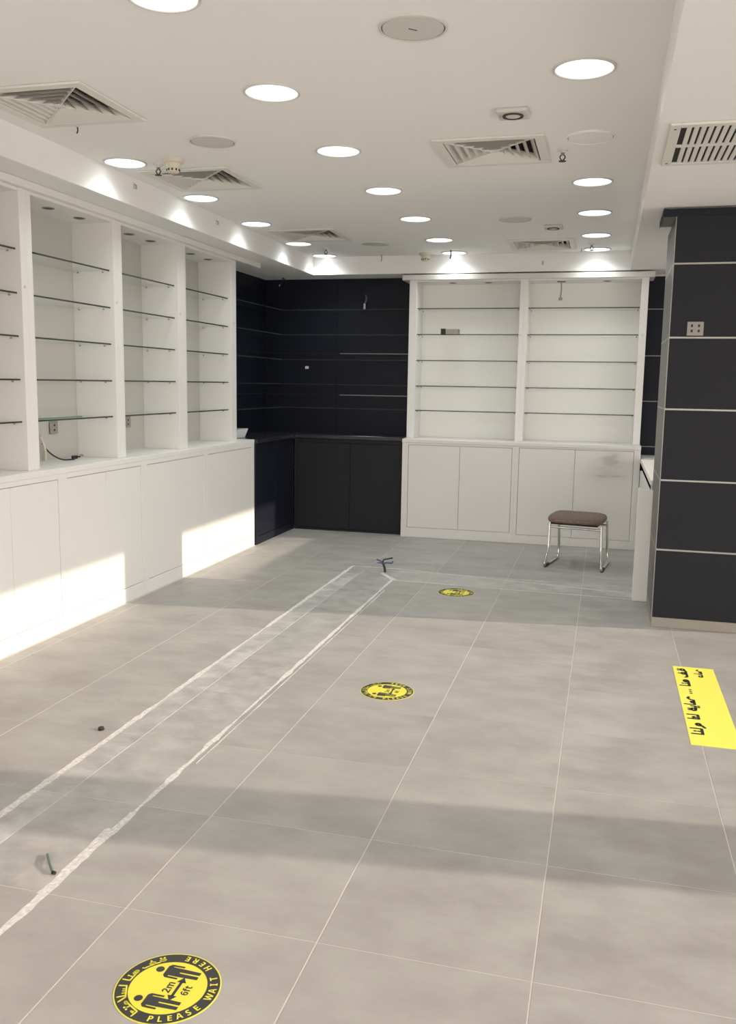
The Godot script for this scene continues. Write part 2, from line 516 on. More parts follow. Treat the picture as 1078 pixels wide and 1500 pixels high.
func floor_sticker(label: String, at: Vector3) -> Node3D:
	var t := thing("floor_sticker", label, "floor sticker", at, "round yellow floor stickers")
	O = Vector3.ZERO
	var Z := Vector3.ZERO
	part("sticker_disc", lathe(MB.new(), Z, [[0.138, 0.0], [0.138, 0.0008], [0.0, 0.0009]], 64), M.yellow, t)
	part("black_band", disc(MB.new(), Vector3(0, 0.0012, 0), 0.1345, Vector3.UP, 64, 0.1015), M.ink, t)
	var fig := MB.new()
	for sx in [-0.058, 0.060]:
		var u := 0.0013
		dot(fig, Z, Vector2(sx, 0.053), 0.0115, u)
		poly(fig, Z, PackedVector2Array([Vector2(sx - 0.018, 0.036), Vector2(sx + 0.018, 0.036), Vector2(sx + 0.026, 0.029), Vector2(sx + 0.0265, -0.008), Vector2(sx + 0.0205, -0.008), Vector2(sx + 0.0195, 0.022), Vector2(sx + 0.0165, 0.022), Vector2(sx + 0.0165, -0.004), Vector2(sx - 0.0165, -0.004), Vector2(sx - 0.0165, 0.022), Vector2(sx - 0.0195, 0.022), Vector2(sx - 0.0205, -0.008), Vector2(sx - 0.0265, -0.008), Vector2(sx - 0.026, 0.029)]), u)
		for s in [-1.0, 1.0]:
			poly(fig, Z, PackedVector2Array([Vector2(sx + s * 0.0165, -0.004), Vector2(sx + s * 0.002, -0.004), Vector2(sx + s * 0.003, -0.060), Vector2(sx + s * 0.0145, -0.060)]), u)
	# arrow between them
	poly(fig, Z, PackedVector2Array([Vector2(-0.030, -0.0215), Vector2(0.032, -0.0215), Vector2(0.032, -0.0295), Vector2(-0.030, -0.0295)]), 0.0013)
	for s in [-1.0, 1.0]: poly(fig, Z, PackedVector2Array([Vector2(s * 0.026, -0.0125), Vector2(s * 0.046, -0.0255), Vector2(s * 0.026, -0.0385)]), 0.0013)
	print_tris(fig, Z, glyphs("2m"), Transform2D(0, Vector2.ONE * 0.030, 0, Vector2(0.001, -0.002)), 0.0013)
	print_tris(fig, Z, glyphs("6ft"), Transform2D(0, Vector2.ONE * 0.028, 0, Vector2(0.001, -0.052)), 0.0013)
	part("printed_figures", fig, M.ink, t)
	var tx := MB.new()
	var word := "PLEASE WAIT HERE"
	for i in word.length():
		if word[i] == " ": continue
		var a: float = deg_to_rad(186.0 + i * 11.6)
		print_tris(tx, Z, glyphs(word[i]), Transform2D(a + PI / 2, Vector2.ONE * 0.027, 0, Vector2.from_angle(a) * 0.1185), 0.0016)
	var at_deg := 28.0
	for wd in ["qif", "huna", "lisalamatik"]:
		var g := arabic(wd)
		for s in g.s:
			var q := []
			for p in s: q.append(Vector2.from_angle(deg_to_rad(at_deg + p.x * 20.0)) * (0.1075 + p.y * 0.021))
			stroke(tx, Z, q, 0.0048, 0.0016)
		for p in g.d: dot(tx, Z, Vector2.from_angle(deg_to_rad(at_deg + p.x * 20.0)) * (0.1075 + p.y * 0.021), 0.0032, 0.0016)
		at_deg += (g.w + 0.28) * 20.0
	part("printed_lettering", tx, M.yellow, t)
	return t

const LAMP := 0.18

func _ready() -> void:
	# ------------------------------------------------ camera, sky, sun, exposure
	var cam := Camera3D.new()
	cam.name = "camera"
	cam.fov = 59.76
	cam.near = 0.05
	cam.transform = Transform3D(Basis(Vector3(0.966370599, 0.015778466, -0.256668864), Vector3(-0.051706012, 0.989653461, -0.133837643), Vector3(0.251901477, 0.142608087, 0.957187850)), Vector3(0, 1.565, 0))
	add_child(cam)
	cam.current = true
	var sky_m := ProceduralSkyMaterial.new()
	sky_m.sky_top_color = Color(0.86, 0.86, 0.87)
	sky_m.sky_horizon_color = Color(1.0, 0.955, 0.90)
	sky_m.ground_bottom_color = Color(0.62, 0.57, 0.50)
	sky_m.ground_horizon_color = Color(0.80, 0.75, 0.68)
	sky_m.sky_energy_multiplier = 1.0
	sky_m.sun_angle_max = 1.0
	var sky := Sky.new()
	sky.sky_material = sky_m
	var env := Environment.new()
	env.background_mode = Environment.BG_SKY
	env.sky = sky
	env.ambient_light_source = Environment.AMBIENT_SOURCE_DISABLED
	env.tonemap_mode = Environment.TONE_MAPPER_LINEAR
	env.tonemap_exposure = 3.95
	env.sdfgi_enabled = true
	env.ssao_enabled = true
	env.ssil_enabled = true
	var we := WorldEnvironment.new()
	we.name = "environment"
	we.environment = env
	add_child(we)
	var sun := DirectionalLight3D.new()
	sun.name = "low_sun"
	sun.light_color = Color(1.0, 0.93, 0.84)
	sun.light_energy = 0.36
	sun.light_angular_distance = 0.6
	sun.shadow_enabled = true
	add_child(sun)
	sun.basis = Basis.looking_at(Vector3(-1.0, -0.2837, 0.125), Vector3.UP)

	materials()
	setting()
	left_side()
	back_side()
	dark_corner()
	right_side()
	ceiling_things()
	floor_things()
	small_things()

# ================================================================ the room
func setting() -> void:
	var P: Material = M.paint
	# floor: grout bed with tiles standing 2 mm proud
	var fl := struct("floor", bx(-3.85, -0.12, -9.65, 4.3, -0.0008, 1.85, 0.0), M.grout, "grey tiled shop floor with pale joints", "floor")
	var xs := [-3.2]
	for k in range(-5, 8): xs.append(-0.11 + 0.6 * k)
	xs.append(4.3)
	var zs := [-9.5]
	for k in range(-11, 7): zs.append(-2.21 + 0.6 * k)
	zs.append(1.85)
	var rng := RandomNumberGenerator.new()
	rng.seed = 4
	for i in xs.size() - 1:
		for j in zs.size() - 1:
			var cx := [xs[i], xs[i + 1]]
			var cz := [zs[j], zs[j + 1]]
			var mid_x: float = (cx[0] + cx[1]) / 2
			var mid_z: float = (cz[0] + cz[1]) / 2
			if mid_x < -2.0 and mid_z > -7.3 and cx[1] > -2.03: cx.insert(1, -2.028)
			if mid_x < -1.4 and mid_x > -1.8 and mid_z > -6.9: cx.insert(1, -1.592)
			if mid_x < 0.35 and mid_x > -2.0 and cz[0] < -6.855 and cz[1] > -6.855: cz.insert(1, -6.855)
			if mid_x < 0.35 and mid_x > -2.0 and cz[0] < -7.24 and cz[1] > -7.24: cz.insert(1, -7.24)
			for a in cx.size() - 1:
				for b in cz.size() - 1:
					var x0: float = cx[a] + 0.0018
					var x1: float = cx[a + 1] - 0.0018
					var z0: float = cz[b] + 0.0012
					var z1: float = cz[b + 1] - 0.0012
					var mx := (x0 + x1) / 2
					var mz := (z0 + z1) / 2
					var m: Material = M.tile[rng.randi() % 3]
					if mx > -2.028 and mx < -1.9 and mz > -7.3: m = M.dusty
					elif mx > -1.91 and mx < -1.592 and mz > -7.3 and mz < -2.3: m = M.dusty_thin
					elif mx > -1.9 and mx < 0.35 and mz > -7.24 and mz < -6.855: m = M.dusty_thin
					var lift := 0.0
					part("floor_tile", bx(x0, -0.011, z0, x1, lift, z1, 0.0008), m, fl)
	# ragged mortar lines where the cable trench was closed again
	mortar(fl, Vector2(-2.036, 1.8), Vector2(-2.046, -7.30), 0.042, 1)
	mortar(fl, Vector2(-1.590, -1.95), Vector2(-1.597, -6.86), 0.032, 2)
	mortar(fl, Vector2(-1.560, -3.2), Vector2(-1.566, -6.5), 0.010, 3)
	mortar(fl, Vector2(-2.046, -7.295), Vector2(-1.62, -7.30), 0.03, 4)
	mortar(fl, Vector2(-1.66, -7.30), Vector2(0.33, -6.98), 0.022, 5)
	mortar(fl, Vector2(-1.60, -6.855), Vector2(0.33, -6.79), 0.018, 6)
	mortar(fl, Vector2(-1.74, -7.10), Vector2(-1.58, -6.86), 0.05, 7)
	mortar(fl, Vector2(-1.615, -2.62), Vector2(-1.60, -2.2), 0.045, 8)
	mortar(fl, Vector2(-1.592, -2.75), Vector2(-1.585, -2.15), 0.035, 9)
	# walls
	struct("wall_left", bx(-4.0, -0.12, -9.8, -3.72, 3.1, 1.85, 0.0), P, "white painted wall behind the left shelving", "wall")
	struct("wall_back", bx(-3.72, -0.12, -9.8, 4.3, 3.1, -9.5, 0.0), P, "rear wall behind the white and navy units", "wall")
	var wf := MB.new()       # shop front behind the camera, wide glazed opening
	box(wf, Vector3(-4.0, -0.12, 1.85), Vector3(-3.0, 3.1, 2.1), 0.0)
	box(wf, Vector3(3.6, -0.12, 1.85), Vector3(4.55, 3.1, 2.1), 0.0)
	box(wf, Vector3(-3.0, 2.75, 1.85), Vector3(3.6, 3.1, 2.1), 0.0)
	struct("wall_front", wf, P, "shop front wall with a wide opening", "wall")
	var wr := MB.new()       # right side, glazed between piers
	box(wr, Vector3(4.3, 2.55, -9.8), Vector3(4.55, 3.1, 1.85), 0.0)
	box(wr, Vector3(4.3, -0.12, -3.745), Vector3(4.55, 2.55, -3.305), 0.0)
	box(wr, Vector3(4.3, -0.12, 1.2), Vector3(4.55, 2.55, 1.85), 0.0)
	box(wr, Vector3(4.3, -0.12, -9.8), Vector3(4.55, 2.55, -9.4), 0.0)
	box(wr, Vector3(4.3, -0.12, -9.4), Vector3(4.55, 1.95, -6.6), 0.0)
	struct("wall_right", wr, P, "right side wall of openings between white piers", "wall")
	# ground outside
	struct("pavement", bx(-30, -0.3, -40, 40, -0.13, 40, 0.0), mat(Color(0.90, 0.885, 0.86), 0.9), "pale pavement outside the shop", "pavement")
	# ceiling with openings for the diffusers
	var hx := []
	var cm := MB.new()
	var cut_x := [-4.0, 4.55]
	var cut_z := [-9.8, 2.1]
	for d in DIFF:
		hx.append(Rect2(d.x - 0.245, d.y - 0.245, 0.49, 0.49))
		cut_x.append(d.x - 0.245); cut_x.append(d.x + 0.245)
		cut_z.append(d.y - 0.245); cut_z.append(d.y + 0.245)
	cut_x.sort()
	cut_z.sort()
	for i in cut_x.size() - 1:
		for j in cut_z.size() - 1:
			var c := Vector2((cut_x[i] + cut_x[i + 1]) / 2, (cut_z[j] + cut_z[j + 1]) / 2)
			var open := false
			for r in hx:
				if r.has_point(c): open = true
			if open or cut_x[i + 1] - cut_x[i] < 0.0001 or cut_z[j + 1] - cut_z[j] < 0.0001: continue
			cm.quad(Vector3(cut_x[i], CEIL, cut_z[j]), Vector3(cut_x[i + 1], CEIL, cut_z[j]), Vector3(cut_x[i + 1], CEIL, cut_z[j + 1]), Vector3(cut_x[i], CEIL, cut_z[j + 1]), Vector3.DOWN)
	for r in hx:
		for s in [0, 1]:
			var ex: float = r.position.x + s * r.size.x
			var ez: float = r.position.y + s * r.size.y
			cm.quad(Vector3(ex, CEIL, r.position.y), Vector3(ex, CEIL, r.end.y), Vector3(ex, 3.05, r.end.y), Vector3(ex, 3.05, r.position.y), Vector3(1.0 - 2.0 * s, 0, 0))
			cm.quad(Vector3(r.position.x, CEIL, ez), Vector3(r.end.x, CEIL, ez), Vector3(r.end.x, 3.05, ez), Vector3(r.position.x, 3.05, ez), Vector3(0, 0, 1.0 - 2.0 * s))
	box(cm, Vector3(-4.0, 3.05, -9.8), Vector3(4.55, 3.3, 2.1), 0.0)
	struct("ceiling", cm, M.ceiling, "flat white plasterboard ceiling with round downlights", "ceiling")
	struct("trim_1", bx(-3.72, SOF, -9.5, -3.03, CEIL + 0.01, 1.85, 0.003), M.ceiling, "dropped white ceiling border along the left shelving", "ceiling border")
	struct("trim_2", bx(-3.03, SOF, -9.5, 0.157, CEIL + 0.01, -9.12, 0.003), M.ceiling, "dropped white ceiling border along the rear shelving", "ceiling border")
	struct("trim_3", bx(0.157, SOF, -9.5, 4.3, CEIL + 0.01, 1.85, 0.003), M.ceiling, "lower white ceiling on the right over the column", "ceiling border")

const DIFF := [Vector2(-2.60, -3.96), Vector2(-2.60, -5.54), Vector2(-2.60, -7.74), Vector2(-0.68, -5.20), Vector2(-0.64, -8.59)]

func mortar(parent: Node, a: Vector2, b: Vector2, w: float, sd: int) -> void:
	var rng := RandomNumberGenerator.new()
	rng.seed = 100 + sd
	var f := FastNoiseLite.new()
	f.seed = sd
	f.frequency = 2.2
	var d := (b - a)
	var n := int(maxf(4, d.length() / 0.035))
	var o := d.normalized().orthogonal()
	var mb := MB.new()
	var last := []
	for i in n + 1:
		var t := float(i) / n
		var p := a + d * t
		var k := clampf(0.62 + 0.75 * f.get_noise_1d(t * d.length()), 0.14, 1.3)
		var l := p + o * w * 0.5 * k * rng.randf_range(0.65, 1.25)
		var r := p - o * w * 0.5 * k * rng.randf_range(0.65, 1.25)
		var c := p + o * w * 0.1 * rng.randf_range(-1, 1)
		var now := [Vector3(l.x, 0.0002, l.y), Vector3(c.x, 0.0022, c.y), Vector3(r.x, 0.0002, r.y)]
		if i > 0:
			mb.quad(last[0], last[1], now[1], now[0], Vector3(0, 1, 0))
			mb.quad(last[1], last[2], now[2], now[1], Vector3(0, 1, 0))
		last = now
	O = Vector3.ZERO
	part("mortar_line", mb, M.mortar, parent)

# ================================================================ left: white counter and shelving
func left_side() -> void:
	var q := PI / 2
	var h := 0.985
	var ends := [-3.80, -4.805, -5.815, -6.86, -7.925]
	var lab := ["white base cabinet nearest the camera at the left edge", "white base cabinet under the shelving bay with loose wires", "white base cabinet second from the navy corner on the left", "white base cabinet on the left ending at the navy corner"]
	for i in 4:
		var w: float = ends[i] - ends[i + 1]
		lower_cabinet(lab[i], Vector3(-3.215, 0, ends[i]), q, w, h, 0.50, 0.045, 0.045 if i < 3 else 0.06, w * 0.5, M.lacquer, "white base cabinets on the left", 0.1, 0.03)
	solo("worktop", bx(-3.715, h, -7.93, -3.214, 1.022, -3.80, 0.003), M.lacquer, "long white worktop running under the left shelving", "worktop", Vector3(-3.46, h, -5.9))
	var be := [-3.62, -4.62, -5.627, -6.588, -7.66]
	var st := [0.055, 0.055, 0.055, 0.068, 0.11]
	var bl := ["white shelving bay at the left edge of the frame", "white shelving bay nearest the camera with a grey outlet and loose wires", "middle white shelving bay on the left with an outlet beside its stile", "white shelving bay on the left next to the navy corner"]
	for i in 4:
		var w2: float = be[i] - be[i + 1]
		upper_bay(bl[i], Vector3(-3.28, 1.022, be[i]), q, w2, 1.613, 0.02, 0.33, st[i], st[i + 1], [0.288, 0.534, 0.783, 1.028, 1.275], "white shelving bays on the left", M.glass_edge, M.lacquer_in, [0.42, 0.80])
	O = Vector3.ZERO
	solo("cornice_board", bx(-3.60, 2.635, -8.17, -3.245, 2.679, -3.62, 0.003), M.lacquer, "white cornice board along the top of the left shelving", "cornice", Vector3(-3.4, 2.635, -5.9))

# ================================================================ back: white unit
func back_side() -> void:
	var h := 0.975
	lower_cabinet("white base cabinet beside the navy corner on the rear wall", Vector3(-1.995, 0, -8.92), 0.0, 1.15, h, 0.56, 0.063, 0.03, 0.595, M.rear_white, "white base cabinets on the rear wall", 0.1, 0.02)
	var lc := lower_cabinet("white base cabinet with smudged door behind the stool", Vector3(-0.845, 0, -8.92), 0.0, 1.19, h, 0.56, 0.036, 0.06, 0.578, M.rear_white, "white base cabinets on the rear wall", 0.085, 0.015)
	smudge(lc.get_node("door_001"), Vector3(0.60, 0.56, -0.0024), Vector2(0.52, 0.40), 21)
	solo("worktop", bx(-1.997, h, -9.48, 0.347, 1.012, -8.915, 0.003), M.rear_white, "narrow white ledge under the rear shelving", "worktop", Vector3(-0.83, h, -9.2))
	var sh := [0.285, 0.537, 0.798, 1.06, 1.32]
	upper_bay("rear white shelving bay holding a small dark box", Vector3(-1.998, 1.012, -9.12), 0.0, 1.159, 1.60, 0.015, 0.32, 0.077, 0.04, sh, "white shelving bays on the rear wall", M.glass_edge, M.rear_in)
	upper_bay("rear white shelving bay with a cable hanging from its top", Vector3(-0.839, 1.012, -9.12), 0.0, 1.177, 1.60, 0.015, 0.32, 0.04, 0.067, sh, "white shelving bays on the rear wall", M.glass_edge, M.rear_in, [0.29, 0.70])
	solo("cornice_board", bx(-2.07, 2.612, -9.45, 0.39, 2.664, -9.09, 0.003), M.rear_white, "white cornice board along the top of the rear shelving", "cornice", Vector3(-0.83, 2.612, -9.27))

# ================================================================ the navy corner
func dark_corner() -> void:
	var ys := [1.0, 1.436, 1.885, 2.343, 2.69]
	O = Vector3.ZERO
	var wb := get_node("wall_back")
	var wl := get_node("wall_left")
	for i in 4:
		for seg in [[-3.715, -2.88], [-2.88, -1.985]]:
			part("wall_panel", bx(seg[0] + 0.001, ys[i] + 0.005, -9.502, seg[1] - 0.001, ys[i + 1] - 0.005, -9.485, 0.002), M.navy, wb)
		part("wall_panel", bx(-3.722, ys[i] + 0.005, -9.495, -3.705, ys[i + 1] - 0.005, -7.60, 0.002), M.navy, wl)
		if i > 0:
			part("metal_strip", bx(-2.84, ys[i] - 0.005, -9.502, -2.0, ys[i] + 0.005, -9.482, 0.001), M.alu_dull if i < 3 else M.charcoal, wb)
			part("joint_strip", bx(-3.715, ys[i] - 0.0055, -9.502, -2.84, ys[i] + 0.0055, -9.4855, 0.001), M.charcoal, wb)
			part("joint_strip", bx(-3.722, ys[i] - 0.0055, -9.495, -3.7055, ys[i] + 0.005, -7.665, 0.001), M.charcoal, wl)
	# base cabinets
	lower_cabinet("navy base cabinet on the left between white counter and corner", Vector3(-3.20, 0, -7.935), PI / 2, 1.07, 0.98, 0.50, 0.03, 0.03, 0.53, M.navy, "navy base cabinets in the corner", 0.078, 0.03)
	lower_cabinet("charcoal base cabinet on the rear wall left of white cabinets", Vector3(-3.195, 0, -9.01), 0.0, 1.195, 0.98, 0.47, 0.03, 0.015, 0.618, M.charcoal, "navy base cabinets in the corner", 0.02, 0.04)
	var t := thing("corner_worktop", "dark L shaped worktop over the navy corner cabinets", "worktop", Vector3(-3.2, 0.98, -9.0))
	part("worktop_leg", bx(-3.70, 0.982, -9.48, -3.185, 1.02, -7.935, 0.003), M.navy_top, t)
	part("worktop_leg", bx(-3.184, 0.982, -9.48, -2.0, 1.02, -8.995, 0.003), M.navy_top, t)
	# glass shelves along both walls
	var hs := [1.297, 1.549, 1.81, 2.072, 2.332]
	var place := ["lowest", "second lowest", "middle", "second highest", "topmost"]
	var dim := mat(Color(0.20, 0.22, 0.235), 0.4, 0, 0.3)
	var faint := mat(Color(0.5, 0.6, 0.6, 0.03), 0.05, 0, 0.2)
	faint.transparency = BaseMaterial3D.TRANSPARENCY_ALPHA
	for i in 5:
		var y: float = hs[i]
		var s := thing("glass_shelf", place[i] + " glass shelf on the navy left wall", "glass shelf", Vector3(-3.55, y, -8.5), "glass shelves in the navy corner")
		part("pane", bx(-3.70, y - 0.004, -9.47, -3.414, y + 0.004, -7.68, 0.0), faint, s)
		part("polished_edge", bx(-3.414, y - 0.004, -9.20, -3.410, y + 0.004, -7.68, 0.0), dim, s)
		var s2 := thing("glass_shelf", place[i] + " glass shelf on the navy rear wall", "glass shelf", Vector3(-2.7, y, -9.35), "glass shelves in the navy corner")
		part("pane", bx(-3.408, y - 0.004, -9.47, -2.01, y + 0.004, -9.204, 0.0), faint, s2)
		part("polished_edge", bx(-3.408, y - 0.004, -9.204, -2.01, y + 0.004, -9.20, 0.0), dim, s2)

# ================================================================ right: column, counter, dark panels
func right_side() -> void:
	O = Vector3.ZERO
	var wb := get_node("wall_back")
	var ys := [0.02, 0.521, 0.977, 1.433, 1.885, 2.343, 2.665]
	for i in 6:
		var x := 0.345
		while x < 4.2:
			part("wall_panel", bx(x + 0.001, ys[i] + 0.005, -9.502, minf(x + 0.98, 4.29) - 0.001, ys[i + 1] - 0.005, -9.485, 0.002), M.navy, wb)
			x += 0.98
		if i > 0: part("metal_strip", bx(0.345, ys[i] - 0.005, -9.502, 4.29, ys[i] + 0.005, -9.483, 0.001), M.alu_dull, wb)
	# column
	var t := thing("column", "navy panelled square column with silver joint strips", "column", Vector3(0.68, 0, -6.44))
	var x0 := 0.363
	var x1 := 1.0
	part("core", bx(x0 + 0.012, 0.0, -6.84, x1 - 0.012, 2.665, -6.047, 0.002), M.dark, t)
	part("skirting_tile", bx(x0, 0.0, -6.05, x1, 0.066, -6.035, 0.002), M.skirt, t)
	part("skirting_tile", bx(x0, 0.0, -6.855, x0 + 0.014, 0.066, -6.051, 0.002), M.skirt, t)
	var py := [0.066, 0.521, 0.977, 1.433, 1.883, 2.337, 2.64]
	for i in 6:
		part("cladding_panel", bx(x0 + 0.004, py[i] + 0.006, -6.05, x1, py[i + 1] - 0.006, -6.035, 0.002), M.charcoal, t)
		part("side_panel", bx(x0, py[i] + 0.006, -6.855, x0 + 0.014, py[i + 1] - 0.006, -6.068, 0.002), M.side, t)
		if i > 0:
			part("metal_strip", bx(x0 + 0.002, py[i] - 0.006, -6.049, x1, py[i] + 0.006, -6.033, 0.001), M.alu, t)
			part("metal_strip", bx(x0 - 0.001, py[i] - 0.006, -6.855, x0 + 0.013, py[i] + 0.006, -6.068, 0.001), M.alu, t)
	part("corner_trim", bx(x0 - 0.001, 0.066, -6.067, x0 + 0.0035, 2.64, -6.0355, 0.001), M.alu, t)
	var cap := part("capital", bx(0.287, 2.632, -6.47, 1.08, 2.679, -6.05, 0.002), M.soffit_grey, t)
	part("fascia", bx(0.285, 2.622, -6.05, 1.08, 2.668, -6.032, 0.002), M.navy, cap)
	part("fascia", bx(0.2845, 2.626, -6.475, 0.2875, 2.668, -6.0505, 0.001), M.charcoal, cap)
	# outlet on the column
	var o := thing("wall_outlet", "grey socket plate on the navy column", "outlet", Vector3(0.515, 1.938, -6.03), "socket plates")
	part("plate", bx(0.467, 1.895, -6.035, 0.565, 1.981, -6.026, 0.003), M.grey_plastic, o)
	for dx in [-0.02, 0.022]:
		for dy in [-0.014, 0.018]:
			part("socket_hole", bx(0.515 + dx - 0.006, 1.938 + dy - 0.008, -6.027, 0.515 + dx + 0.006, 1.938 + dy + 0.008, -6.0252, 0.0005), M.dark, o)
	# counter behind the column
	var c := thing("side_counter", "white counter with thick bright top behind the column", "counter", Vector3(0.6, 0, -7.9))
	part("counter_top", bx(0.3475, 0.85, -9.48, 0.95, 0.89, -6.88, 0.003), M.lacquer, c)
	part("side_panel", bx(0.349, 0.0, -8.90, 0.37, 0.78, -6.89, 0.002), M.lacquer, c)
	part("back_panel", bx(0.92, 0.0, -9.48, 0.94, 0.85, -6.89, 0.002), M.lacquer, c)
	part("inner_shelf", bx(0.372, 0.40, -8.90, 0.918, 0.42, -6.95, 0.002), M.lacquer, c)
	part("front_leg", bx(0.352, 0.0, -6.905, 0.40, 0.85, -6.885, 0.002), M.lacquer, c)
	var ep := thing("end_post", "narrow white upright panel standing before the counter end", "panel", Vector3(0.31, 0, -6.77))
	part("front_board", bx(0.262, 0.0, -6.768, 0.372, 0.832, -6.75, 0.002), M.lacquer, ep)
	part("side_board", bx(0.262, 0.0, -6.88, 0.28, 0.832, -6.769, 0.002), M.lacquer, ep)

# ================================================================ ceiling
func ceiling_things() -> void:
	var where := {
		"left": [-2.875, [-5.044, -6.09, -7.14, -8.2, -9.0]],
		"middle": [-1.53, [-2.96, -3.99, -5.03, -6.09, -7.14, -8.19, -9.0]],
		"right": [-0.157, [-3.97, -6.07, -7.12, -8.15, -8.97]]}
	var first: Node3D = null
	for row in ["left", "middle", "right"]:
		var zz: Array = where[row][1]
		for i in zz.size():
			var l: String = "round lit downlight, %s from the camera in the %s row" % [ORD[i], row]
			if i == zz.size() - 1: l = "round lit downlight farthest away in the %s row" % row
			var p := Vector3(where[row][0], CEIL, zz[i])
			if first == null: first = downlight(l, p)
			else: dup(first, p, l)
	var dl := ["square ceiling diffuser nearest at the left edge", "square ceiling diffuser below the near smoke detector", "far square ceiling diffuser near the navy corner", "large near square diffuser between the middle and right lamps", "far square diffuser before the rear white shelving"]
	var d0 := diffuser(dl[0], Vector3(DIFF[0].x, CEIL, DIFF[0].y))
	for i in range(1, 5): dup(d0, Vector3(DIFF[i].x, CEIL, DIFF[i].y), dl[i])
	var cl := [[-0.150, -5.02, "round blank cover filling a gap in the right lamp row"], [-0.755, -3.407, "large round blank cover with a scratch nearest the camera"], [-2.15, -4.709, "round blank cover above the near smoke detector"], [-0.765, -7.297, "far round blank cover near the square ceiling sensor"], [-2.16, -8.33, "far round blank cover between left and middle lamps"]]
	var c0: Node3D = null
	for c in cl:
		if c0 == null: c0 = cover_disc(c[2], Vector3(c[0], CEIL, c[1]))
		else: dup(c0, Vector3(c[0], CEIL, c[1]), c[2])
	O = Vector3.ZERO
	for pn in ["rim", "cover_plate"]: (get_node("blank_cover/" + pn) as MeshInstance3D).material_override = M.ceiling
	var scr := get_node("blank_cover_001")
	part("scratch", tube(MB.new(), [Vector3(-0.014, -0.0072, 0.012), Vector3(0.012, -0.0072, -0.012)], 0.0022, 6), M.hole, scr)
	var s0 := smoke_detector("cream smoke detector beside the second left diffuser", Vector3(-2.55, CEIL, -5.03))
	dup(s0, Vector3(-1.815, CEIL, -8.98), "small smoke detector beside the last middle lamp")
	var p0 := sprinkler("sprinkler head beside the nearest visible left lamp", Vector3(-2.70, CEIL, -5.13))
	dup(p0, Vector3(-2.70, CEIL, -8.50), "sprinkler head between the last two left lamps")
	dup(p0, Vector3(-0.303, CEIL, -5.25), "sprinkler head right of the large near diffuser")
	dup(p0, Vector3(-0.20, CEIL, -8.62), "sprinkler head between the last two right lamps")
	var q0 := square_detector("square ceiling sensor above the large near diffuser", Vector3(-0.50, CEIL, -4.50))
	dup(q0, Vector3(-0.49, CEIL, -7.65), "far square ceiling sensor above the far right diffuser")
	# grille under the lower right ceiling
	var g := thing("vent_grille", "white slatted vent grille in the lower right ceiling", "air vent", Vector3(0.52, SOF, -4.54))
	var x0 := 0.205
	var x1 := 0.83
	var z0 := -4.90
	var z1 := -4.17
	var fr := MB.new()
	box(fr, Vector3(x0, SOF - 0.012, z0), Vector3(x0 + 0.045, SOF, z1), 0.003)
	box(fr, Vector3(x1 - 0.045, SOF - 0.012, z0), Vector3(x1, SOF, z1), 0.003)
	box(fr, Vector3(x0 + 0.045, SOF - 0.012, z0), Vector3(x1 - 0.045, SOF, z0 + 0.045), 0.003)
	box(fr, Vector3(x0 + 0.045, SOF - 0.012, z1 - 0.045), Vector3(x1 - 0.045, SOF, z1), 0.003)
	box(fr, Vector3(x0 + 0.045, SOF - 0.011, -4.55), Vector3(x1 - 0.045, SOF, -4.52), 0.003)
	part("frame", fr, M.grille, g)
	part("backing", bx(x0 + 0.04, SOF - 0.003, z0 + 0.04, x1 - 0.04, SOF - 0.001, z1 - 0.04, 0.0), M.dark, g)
	var x := x0 + 0.07
	while x < x1 - 0.06:
		for seg in [[z0 + 0.046, -4.551], [-4.519, z1 - 0.046]]:
			part("slat", bx(x, SOF - 0.011, seg[0], x + 0.020, SOF - 0.003, seg[1], 0.002), M.grille, g)
		x += 0.030
	for zz in [z0 + 0.06, z1 - 0.06]: part("screw", tube(MB.new(), [Vector3(x0 + 0.022, SOF - 0.0115, zz), Vector3(x0 + 0.022, SOF - 0.0135, zz)], 0.006, 8), M.hole, g)

